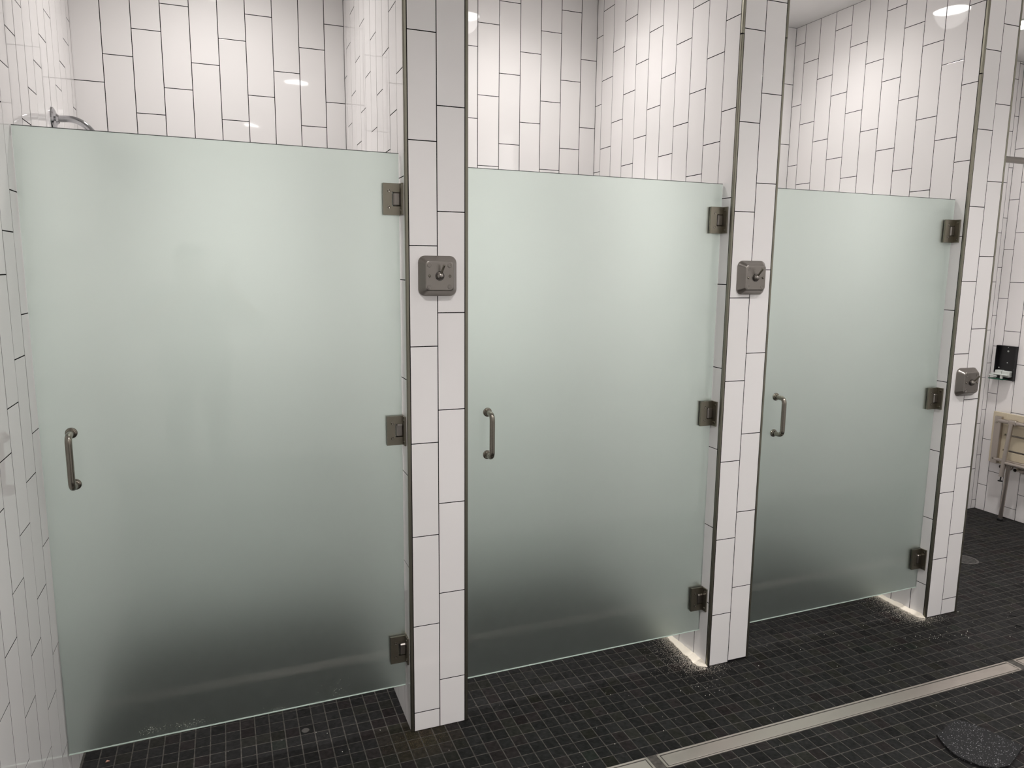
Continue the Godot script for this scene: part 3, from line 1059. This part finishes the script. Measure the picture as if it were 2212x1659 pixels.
# ---------------------------------------------------------------- the photographer, seen only as a faint reflection in the first door
func body_mesh(bones: Array, cell: float, k: float) -> SurfaceTool:
	# bones: [a, b, radius a, radius b, colour]; tapered capsules joined by a smooth minimum, meshed as surface nets
	var lo := Vector3(INF, INF, INF)
	var hi := -lo
	for b in bones:
		for i in 2:
			var r: float = b[2 + i] + cell * 3.0
			lo = lo.min((b[i] as Vector3) - Vector3(r, r, r))
			hi = hi.max((b[i] as Vector3) + Vector3(r, r, r))
	var n := Vector3i(((hi - lo) / cell).ceil()) + Vector3i.ONE
	var f := PackedFloat32Array()
	f.resize(n.x * n.y * n.z)
	f.fill(1.0)
	for b in bones:
		var A: Vector3 = b[0]
		var B: Vector3 = b[1]
		var ra: float = b[2]
		var rb: float = b[3]
		var m := maxf(ra, rb) + k + cell * 2.0
		var p0 := Vector3i(((A.min(B) - Vector3(m, m, m) - lo) / cell).floor()).clamp(Vector3i.ZERO, n - Vector3i.ONE)
		var p1 := Vector3i(((A.max(B) + Vector3(m, m, m) - lo) / cell).ceil()).clamp(Vector3i.ZERO, n - Vector3i.ONE)
		var ab := B - A
		var l2 := maxf(ab.length_squared(), 1e-9)
		for z in range(p0.z, p1.z + 1):
			for y in range(p0.y, p1.y + 1):
				for x in range(p0.x, p1.x + 1):
					var p := lo + Vector3(x, y, z) * cell
					var t := clampf((p - A).dot(ab) / l2, 0.0, 1.0)
					var d := p.distance_to(A + ab * t) - lerpf(ra, rb, t)
					var i := x + n.x * (y + n.y * z)
					var o := f[i]
					var h := maxf(k - absf(o - d), 0.0) / k
					f[i] = minf(o, d) - h * h * k * 0.25
	var vert := {}
	var nx := n.x
	var nxy := n.x * n.y
	for z in n.z - 1:
		for y in n.y - 1:
			for x in n.x - 1:
				var i := x + nx * y + nxy * z
				var s0 := f[i] < 0.0
				if (f[i + 1] < 0.0) == s0 and (f[i + nx] < 0.0) == s0 and (f[i + nx + 1] < 0.0) == s0 and (f[i + nxy] < 0.0) == s0 and (f[i + nxy + 1] < 0.0) == s0 and (f[i + nxy + nx] < 0.0) == s0 and (f[i + nxy + nx + 1] < 0.0) == s0: continue
				var sum := Vector3.ZERO
				var c := 0
				for e in [[0, 1], [2, 3], [4, 5], [6, 7], [0, 2], [1, 3], [4, 6], [5, 7], [0, 4], [1, 5], [2, 6], [3, 7]]:
					var ea := Vector3i(e[0] & 1, (e[0] >> 1) & 1, e[0] >> 2)
					var eb := Vector3i(e[1] & 1, (e[1] >> 1) & 1, e[1] >> 2)
					var va := f[i + ea.x + nx * ea.y + nxy * ea.z]
					var vb := f[i + eb.x + nx * eb.y + nxy * eb.z]
					if (va < 0.0) != (vb < 0.0):
						sum += Vector3(ea).lerp(Vector3(eb), va / (va - vb))
						c += 1
				vert[i] = lo + (Vector3(x, y, z) + sum / c) * cell
	var st := mb()
	for i in vert:
		for ax in 3:
			var step: int = [1, nx, nxy][ax]
			if (f[i] < 0.0) == (f[i + step] < 0.0): continue
			var u: int = [nx, nxy, 1][ax]
			var v: int = [nxy, 1, nx][ax]
			if not (vert.has(i - u) and vert.has(i - v) and vert.has(i - u - v)): continue
			var q := [vert[i], vert[i - u], vert[i - u - v], vert[i - v]]
			if f[i] < 0.0: q = [q[0], q[3], q[2], q[1]]
			for t in [0, 1, 2, 0, 2, 3]:
				var p: Vector3 = q[t]
				var best := 9.0
				for b in bones:
					var ab: Vector3 = b[1] - b[0]
					var tt := clampf((p - b[0]).dot(ab) / maxf(ab.length_squared(), 1e-9), 0.0, 1.0)
					var d := p.distance_to(b[0] + ab * tt) - lerpf(b[2], b[3], tt)
					if d < best:
						best = d
						st.set_color(b[4])
				st.add_vertex(p)
	st.generate_normals()
	return st

func photographer() -> void:
	var P := thing("person", "person in dark clothes and cap with both hands raised, facing the first frosted door", "person", Vector3(-0.285, 0, 2.47))
	var skin := Color(0.42, 0.25, 0.17)
	var top := Color(0.035, 0.037, 0.042)
	var leg := Color(0.028, 0.030, 0.036)
	var shoe := Color(0.02, 0.02, 0.02)
	# joints relative to the feet (the figure faces -z)
	var wr := Vector3(0.170, 1.440, -0.235)
	var wl := Vector3(0.060, 1.425, -0.225)
	var bones := [
		[Vector3(0, 1.575, -0.015), Vector3(0, 1.525, -0.03), 0.086, 0.072, skin], [Vector3(0, 1.470, -0.045), Vector3(0, 1.455, -0.055), 0.050, 0.042, skin],
		[Vector3(0, 1.535, -0.105), Vector3(0, 1.510, -0.118), 0.012, 0.015, skin], [Vector3(-0.082, 1.535, 0), Vector3(-0.084, 1.515, 0.005), 0.016, 0.012, skin], [Vector3(0.082, 1.535, 0), Vector3(0.084, 1.515, 0.005), 0.016, 0.012, skin],
		[Vector3(0, 1.46, 0.005), Vector3(0, 1.37, 0.015), 0.060, 0.066, skin],
		[Vector3(-0.16, 1.325, 0.015), Vector3(0.16, 1.325, 0.015), 0.085, 0.085, top], [Vector3(-0.08, 1.25, 0.0), Vector3(0.08, 1.25, 0.0), 0.135, 0.135, top],
		[Vector3(-0.06, 1.10, -0.005), Vector3(0.06, 1.10, -0.005), 0.135, 0.135, top], [Vector3(-0.07, 0.96, 0.0), Vector3(0.07, 0.96, 0.0), 0.132, 0.132, top],
		[Vector3(0.215, 1.325, 0.01), Vector3(0.325, 1.215, -0.10), 0.068, 0.056, top], [Vector3(0.325, 1.215, -0.10), wr, 0.050, 0.032, skin],
		[Vector3(-0.215, 1.325, 0.01), Vector3(-0.290, 1.165, -0.09), 0.068, 0.056, top], [Vector3(-0.290, 1.165, -0.09), wl, 0.050, 0.032, skin],
		[Vector3(0.095, 0.90, 0), Vector3(0.11, 0.50, -0.01), 0.098, 0.064, leg], [Vector3(0.11, 0.50, -0.01), Vector3(0.12, 0.09, 0.02), 0.062, 0.044, leg],
		[Vector3(-0.095, 0.90, 0), Vector3(-0.11, 0.50, -0.01), 0.098, 0.064, leg], [Vector3(-0.11, 0.50, -0.01), Vector3(-0.12, 0.09, 0.02), 0.062, 0.044, leg],
		[Vector3(0.12, 0.050, 0.045), Vector3(0.135, 0.040, -0.165), 0.046, 0.036, shoe], [Vector3(-0.12, 0.050, 0.045), Vector3(-0.135, 0.040, -0.165), 0.046, 0.036, shoe]]
	var m := mat(Color.WHITE, 0.85)
	m.vertex_color_use_as_albedo = true
	obj("body", body_mesh(bones, 0.014, 0.035), m, P)
	# raised hands: palm, four curled fingers, thumb
	var T := Transform3D(Basis.from_euler(cam.rotation), cam.position)
	var inv := Transform3D(Basis(), P.position).affine_inverse()
	for s in [1, -1]:
		var w: Vector3 = wr if s == 1 else wl
		var ex := 0.018 if s == 1 else -0.137
		var hb := []
		var palm := inv * (T * Vector3(ex + 0.012 * s, -0.050, 0.022))
		hb.append([w, palm, 0.029, 0.026, skin])
		hb.append([palm, inv * (T * Vector3(ex + 0.014 * s, -0.024, 0.016)), 0.024, 0.018, skin])
		for q in 4:
			var y := -0.002 - 0.018 * q
			var k0 := inv * (T * Vector3(ex + 0.018 * s, y, 0.012))
			var k1 := inv * (T * Vector3(ex + 0.010 * s, y + 0.002, -0.006))
			var k2 := inv * (T * Vector3(ex - (0.014 + 0.004 * (q % 3)) * s, y + 0.003, -0.0075 if s == -1 else 0.0))
			if s == 1: k2 = inv * (T * Vector3(ex + 0.004, y + 0.003, 0.0))
			hb.append([k0, k1, 0.0095, 0.009, skin])
			hb.append([k1, k2, 0.009, 0.0075, skin])
		var t0 := inv * (T * Vector3(ex + 0.012 * s, -0.046, 0.032))
		var t1 := inv * (T * Vector3(ex - 0.010 * s, -0.030, 0.027))
		hb.append([palm, t0, 0.018, 0.012, skin])
		hb.append([t0, t1, 0.0115, 0.009, skin])
		obj("hand", body_mesh(hb, 0.004, 0.008), m, P)
	# cap
	var st := mb()
	var prof := []
	for i in 9:
		var a := PI / 2 * i / 8.0
		prof.append([0.096 * cos(a), 0.088 * sin(a)])
	lathe(st, prof, Transform3D(Basis(), Vector3(0, 1.577, -0.012)), 28)
	bx(st, Vector3(-0.070, 1.574, -0.185), Vector3(0.070, 1.582, -0.075), 0.003)
	obj("cap", st, M.black, P)
